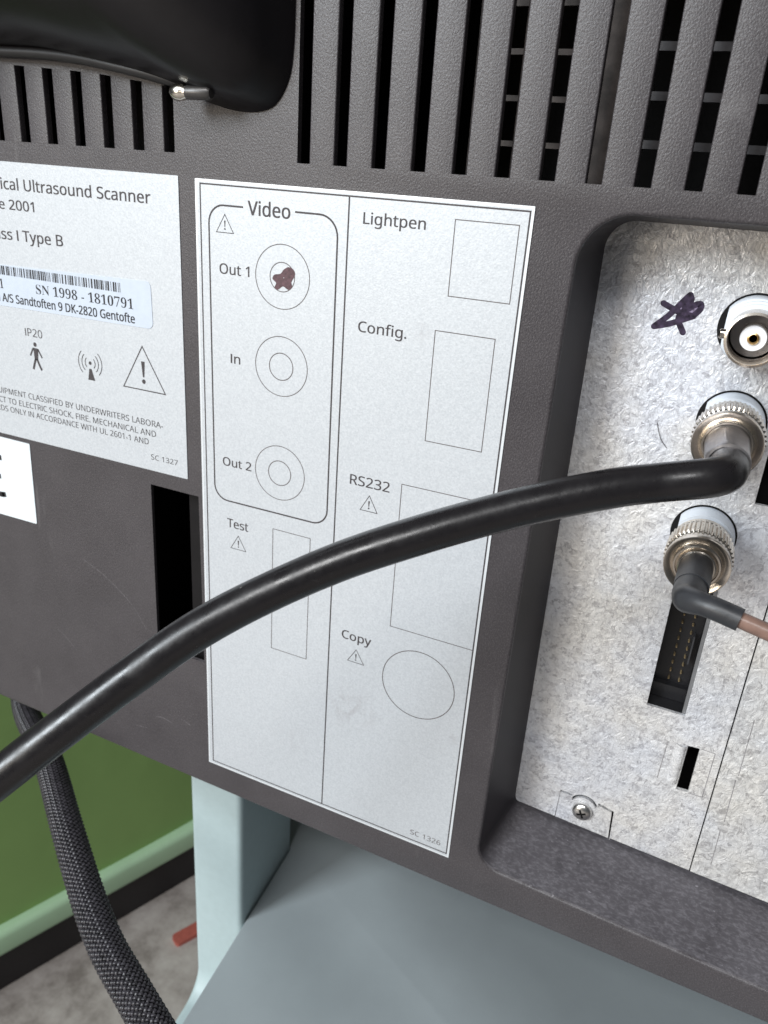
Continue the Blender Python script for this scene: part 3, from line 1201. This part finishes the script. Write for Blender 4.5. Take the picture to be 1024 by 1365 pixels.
sock = G().add(*lathe([(6.75, YM - .1), (6.75, YM - 5.2), (6.55, YM - 5.6), (6.2, YM - 5.6), (6.2, YM - 6.9), (5.75, YM - 6.9), (5.75, YM - 8.0), (5.35, YM - 8.0), (0, YM - 8.0)], SX, -20.3, 64, 5.6)).make('bnc_socket', WHITEP, scanner, 30)
sock['label'] = 'open socket at the top of the steel panel with white centre and gold contact'
socket_base(-20.3, sock)
yr = 2.6
G().add(*ring_profile([(4.9, 11.2), (4.9, yr + .9), (5.12, yr + .4), (5.15, yr), (4.72, yr - .12), (4.55, yr + .25), (4.5, 11.6), (4.7, 11.6)], SX, -20.3)).make('shell', NICKEL, sock, 40)
G().add(*lathe([(4.55, 9.6), (4.2, 9.6), (4.2, 10.5), (0, 10.5)], SX, -20.3)).make('cavity_floor', NICKEL_D, sock, 30)
G().add(*lathe([(2.45, 10.5), (2.45, 5.5), (2.35, 5.25), (0, 5.25)], SX, -20.3, 40)).make('insulator', simple("white PTFE", (0.82, 0.83, 0.86), 0.35, var=0.02), sock, 35)
G().add(*ring_profile([(1.12, 5.4), (1.1, 4.75), (0.85, 4.65), (0.70, 4.8), (0.70, 5.4)], SX, -20.3, 32)).make('contact', GOLD, sock, 40)
G().add(*lathe([(0.71, 5.20), (0.0, 5.20)], SX, -20.3, 24)).make('contact_hole', BLACK_IN, sock, 0)
for sgn in (-1, 1):
    v, f = lathe([(0.95, 0), (0.95, -1.15), (0.75, -1.35), (0, -1.35)], 0, 0, 24)
    # lug axis along x
    v = [(SX + sgn * (4.85 - y), 6.4 + x_, -20.3 + z_) for x_, y, z_ in v]
    G().add(v, f).make('bayonet_lug', NICKEL, sock, 40)

for z in (-40.5, -67.0):
    b = G().add(*lathe([(6.75, YM - .1), (6.75, YM - 5.2), (6.55, YM - 5.6), (5.0, YM - 5.6), (5.0, YM - 8), (0, YM - 8)], SX, z, 64, 5.6)).make('bnc_socket', WHITEP, scanner, 30)
    b['label'] = 'white socket base behind the plug of the thick black cable' if z > -50 else 'white socket base behind the plug of the thin brown cable'
    socket_base(z, b)

# ------------------------------------------------------------------ glossy moulding over the left vents
con = [(-150, 27.5), (-100, 26.6), (-70, 25.6), (-57, 24.9), (-40.7, 24.2), (-30, 22.7), (-20, 21.0), (-11, 19.5), (-2, 17.6), (4.7, 15.7), (10.8, 14.4), (17, 14.3), (21.4, 15.8), (24.4, 20.0), (25.6, 25.0), (26.0, 35), (26.1, 60), (26.1, 88), (-150, 88)]
csm = []
cc = [(q_.x, q_.y) for q_ in catmull([(a_, b_, 0) for a_, b_ in con[:17]], 4)] + con[17:]


def inset_loop(loop, e):
    n = len(loop)
    out = []
    for i in range(n):
        p_ = Vector(loop[i])
        d1 = (p_ - Vector(loop[i - 1])).normalized()
        d2 = (Vector(loop[(i + 1) % n]) - p_).normalized()
        nrm = Vector((-d1.y, d1.x)) + Vector((-d2.y, d2.x))
        nrm.normalize()
        s = e / max(0.5, nrm.dot(Vector((-d1.y, d1.x))))
        out.append((p_.x + nrm.x * s, p_.y + nrm.y * s))
    return out


CC_ = Vector((-70, 82))
loops = [at_y(cc, 0.02), at_y(inset_loop(cc, 0.05), -0.5)]
for k_ in range(1, 13):
    a_ = math.pi / 2 * k_ / 12
    t_ = 0.02 + 0.72 * (1 - math.cos(a_)) ** 1.25
    base_l = inset_loop(cc, 0.05 + 1.6 * math.sin(a_))
    loops.append([(p_[0] + (CC_.x - p_[0]) * t_, -0.5 - 17.0 * math.sin(a_) - 0.34 * max(0, p_[1] + (CC_.y - p_[1]) * t_ - 16) * math.sin(a_) - 0.05 * max(0, 26 - p_[0]) * math.sin(a_), p_[1] + (CC_.y - p_[1]) * t_) for p_ in base_l])
v, f = loft(loops)
k = len(cc)
q = G().add(v, f)
q.v.append(tuple(sum((Vector(w_) for w_ in loops[-1]), Vector()) / k))
for i in range(k):
    q.f.append(((len(loops) - 1) * k + i, (len(loops) - 1) * k + (i + 1) % k, len(q.v) - 1))
brk = q.make('moulded_cover', GLOSS, scanner, 50)
# lip bead along the lower left edge
lipp = catmull([(-110, -2.2, 26.9), (-80, -2.3, 26.0), (-60, -2.3, 25.0), (-42, -2.5, 24.5), (-30, -3.0, 23.6), (-20, -3.4, 22.3), (-10, -3.0, 20.8), (-2, -2.2, 19.3), (4, -1.6, 18.6)], 6)
G().add(*tube(lipp, lambda t: 1.25 * min(1, (1 - t) * 5 + .15), 14)).make('cover_lip', simple("satin black lip", (0.022, 0.020, 0.021), 0.48), brk, 50)
# pin under the cover
v, f = lathe([(0.0, -4.4), (0.9, -4.2), (1.5, -3.5), (1.75, -2.4), (1.65, -1.2), (1.35, -0.5), (1.35, 0)], 0, 0, 28)
v = [(3.4 + y, -6.5 + x_, 17.05 + z_) for x_, y, z_ in v]
G().add(v, f).make('pin', simple("bright pin end", (0.75, 0.70, 0.62), 0.2, 1.0), brk, 50)
v, f = lathe([(1.38, 0), (1.42, 5.6), (1.0, 6.2)], 0, 0, 28)
v = [(3.4 + y, -6.5 + x_, 17.05 + z_) for x_, y, z_ in v]
G().add(v, f).make('pin_barrel', simple("dark pin barrel", (0.07, 0.065, 0.062), 0.35, 0.3), brk, 40)


# ================================================================== CABLES
def plug(z, root, ferrule, teeth=44):
    pl = G().add(*lathe([(6.1, 12.4), (6.35, 12.0), (6.35, 10.8), (6.0, 10.5), (6.0, 4.0), (0, 4.0)], SX, z)).make('bnc_plug', NICKEL, root, 30)
    kn = G()
    v, f = [], []
    n = teeth * 6
    def rr_(i, r):
        ph_ = i % 6
        return r + (0.42 if ph_ in (1, 2, 3) else 0.0) + (0.05 if ph_ == 2 else 0)
    rows = [(10.1, -.35), (9.7, 0), (3.7, 0.1), (3.3, -.25)]
    for y, dr in rows:
        for i in range(n):
            a = 2 * math.pi * i / n
            r = rr_(i, 6.5) + dr if dr > -.2 else 6.5 + dr
            v.append((SX + r * math.cos(a), y, z + r * math.sin(a)))
    for k in range(len(rows) - 1):
        for i in range(n):
            j = (i + 1) % n
            f.append((k * n + i, k * n + j, (k + 1) * n + j, (k + 1) * n + i))
    kn.add(v, f)
    kn.make('knurled_nut', NICKEL, pl, 25)
    G().add(*lathe([(6.0, 3.9), (6.2, 3.4), (6.55, 3.0), (6.75, 1.25), (6.75, 0.5), (6.6, 0.1), (6.2, 0.15), (5.6, 0.55), (5.0, 0.75), (4.95, 0.2), (4.7, -.1), (4.35, -.1), (4.25, .4), (3.9, .5), (3.85, -.8), (3.6, -1.0), (0, -1.0)], SX, z)).make('collar', NICKEL, pl, 28)
    return pl


vc = empty('video_cable', (SX, 0, -40.5), 'thick glossy black cable sweeping left from the upper plug across the label', 'cable')
pl = plug(-40.5, vc, True)
# hexagonal crimped ferrule
fer = []
n = 48
for y, r, hx in ((0.6, 4.2, 0), (-1.5, 4.25, 0), (-2.6, 4.4, .7), (-10.0, 4.2, .7), (-12.2, 4.15, .3), (-12.9, 4.0, 0), (-12.95, 3.5, 0)):
    lp = []
    for i in range(n):
        a = 2 * math.pi * i / n
        m_ = (a + .3) % (math.pi / 3) - math.pi / 6
        r2 = r * (1 - hx + hx * math.cos(math.pi / 6) / math.cos(m_) * 1.05)
        sh_ = max(0, -y) * 0.05
        lp.append((SX + sh_ + r2 * math.cos(a), y, -40.5 + r2 * math.sin(a)))
    fer.append(lp)
v, f = loft(fer)
G().add(v, f).make('ferrule', NICKEL_D, pl, 20)
path = catmull([(SX + .4, -6.0, -40.5), (SX + .7, -11, -40.5), (SX + .9, -15.4, -40.5), (SX + .2, -19.0, -40.5), (122.6, -21.9, -40.9), (115.7, -24.1, -42.5), (108.8, -27.6, -43.9), (99.7, -32.2, -46.6), (90.4, -37.2, -49.8), (79.3, -43.9, -54.1), (67.7, -51.1, -59.3), (56.5, -59.0, -65.7), (47.6, -66.0, -72.0), (39.7, -73.0, -79.4), (31.9, -80.4, -87.4), (22.2, -89.1, -97.6), (13.5, -97.5, -107.5), (0, -111, -124), (-14, -126, -142)], 12)
G().add(*tube(path, lambda t: 3.52 + 0.03 * math.sin(t * 40), 48)).make('jacket', JACKET, vc, 60)
# small pale nicks on the jacket come from the material; two bits of grit
bt = G()
for (x, y, z, s) in ((99.5, -31.0, -50.0, .22), (58.3, -62.3, -63.2, .2)):
    bt.add(*box(x - s, x + s, y - s, y + s, z - s * .6, z + s * .6))

tc = empty('thin_cable', (SX, 0, -67), 'thin brown cable in dark grey heat shrink leaving the lower plug to the right', 'cable')
pl2 = plug(-67.0, tc, False)
p1 = catmull([(SX - .1, 1.0, -67.0), (SX - .15, -5, -67.0), (SX - .2, -11.5, -66.9)], 8)
G().add(*tube(p1, lambda t: 3.45 - 0.10 * t, 36)).make('boot', SHRINK, pl2, 50)
p2 = catmull([(SX - .2, -8, -66.9), (SX - .35, -12.5, -66.8), (SX - .5, -16.6, -66.4), (SX - .1, -19.6, -65.4), (SX + 1.9, -21.6, -64.6), (SX + 4.6, -22.6, -64.5), (SX + 8.8, -23.4, -65.0)], 9)
G().add(*tube(p2, lambda t: 3.1 - 0.95 * min(1, max(0, (t - .25) * 2.2)), 32, False)).make('heat_shrink', SHRINK, tc, 50)
p3 = catmull([(SX + 5, -22.7, -64.55), (SX + 8.8, -23.4, -65.0), (SX + 14, -24.0, -65.8), (SX + 24, -25.0, -67.5), (SX + 50, -27, -72), (SX + 90, -30, -80)], 8)
G().add(*tube(p3, 1.55, 28)).make('coax_jacket', BROWN, tc, 50)

# braided cable
bpts = [(-150, 62, -206), (-126, 38, -207), (-104, 19.6, -204), (-68.0, -3.3, -195.0), (-37.0, -25.5, -191.2), (-14.5, -40.7, -193.5), (2.0, -50.7, -194.6), (18.5, -58.4, -195.0), (35.5, -65.5, -197.0), (52, -71, -201)]
braid = empty('braided_cable', (-150, 62, -206), 'black braided sleeve cable curving down in front of the green partition', 'cable')
bp = catmull(bpts, 14)
RB = 4.45
G().add(*tube(bp, RB - 0.22, 32)).make('core', BRAID_CORE, braid, 50)
# woven strands as real ribbons passing over and under one another
# resample evenly
seg = [0.0]
for i in range(1, len(bp)):
    seg.append(seg[-1] + (bp[i] - bp[i - 1]).length)
LT = seg[-1]
T, U, V = frames(bp)


def at_s(s):
    s = min(max(s, 0), LT - 1e-6)
    lo_, hi_ = 0, len(seg) - 1
    while hi_ - lo_ > 1:
        md = (lo_ + hi_) // 2
        if seg[md] <= s:
            lo_ = md
        else:
            hi_ = md
    t = (s - seg[lo_]) / (seg[hi_] - seg[lo_])
    return (bp[lo_].lerp(bp[hi_], t), U[lo_].lerp(U[hi_], t).normalized(), V[lo_].lerp(V[hi_], t).normalized(), T[lo_].lerp(T[hi_], t).normalized())


NS = 18
lead = 2 * math.pi * RB * 1.05          # axial advance per turn
step = lead / (2 * NS)                   # axial distance between crossings
wv, wf = [], []
for hand in (1, -1):
    for sN in range(NS):
        nseg = int(LT / step * 4)
        prev = None
        for i in range(nseg + 1):
            s = i * step / 4
            ang = hand * 2 * math.pi * s / lead + 2 * math.pi * sN / NS
            rr2 = RB + hand * 0.30 * math.cos(math.pi * s / step)
            c, u, v_, t_ = at_s(s)
            rad = u * math.cos(ang) + v_ * math.sin(ang)
            tan = (-u * math.sin(ang) + v_ * math.cos(ang)) * hand
            dirn = (t_ * lead + tan * 2 * math.pi * RB).normalized()
            side = dirn.cross(rad).normalized()
            ctr = c + rad * rr2
            b = len(wv)
            w = 0.40
            wv += [tuple(ctr - side * w), tuple(ctr - side * w * .5 + rad * .16), tuple(ctr + side * w * .5 + rad * .16), tuple(ctr + side * w)]
            if prev is not None:
                for k in range(3):
                    wf.append((prev + k, prev + k + 1, b + k + 1, b + k))
            prev = b
bo = G().add(wv, wf).make('braid', BRAID, braid, 60)
bo['kind'] = 'stuff'
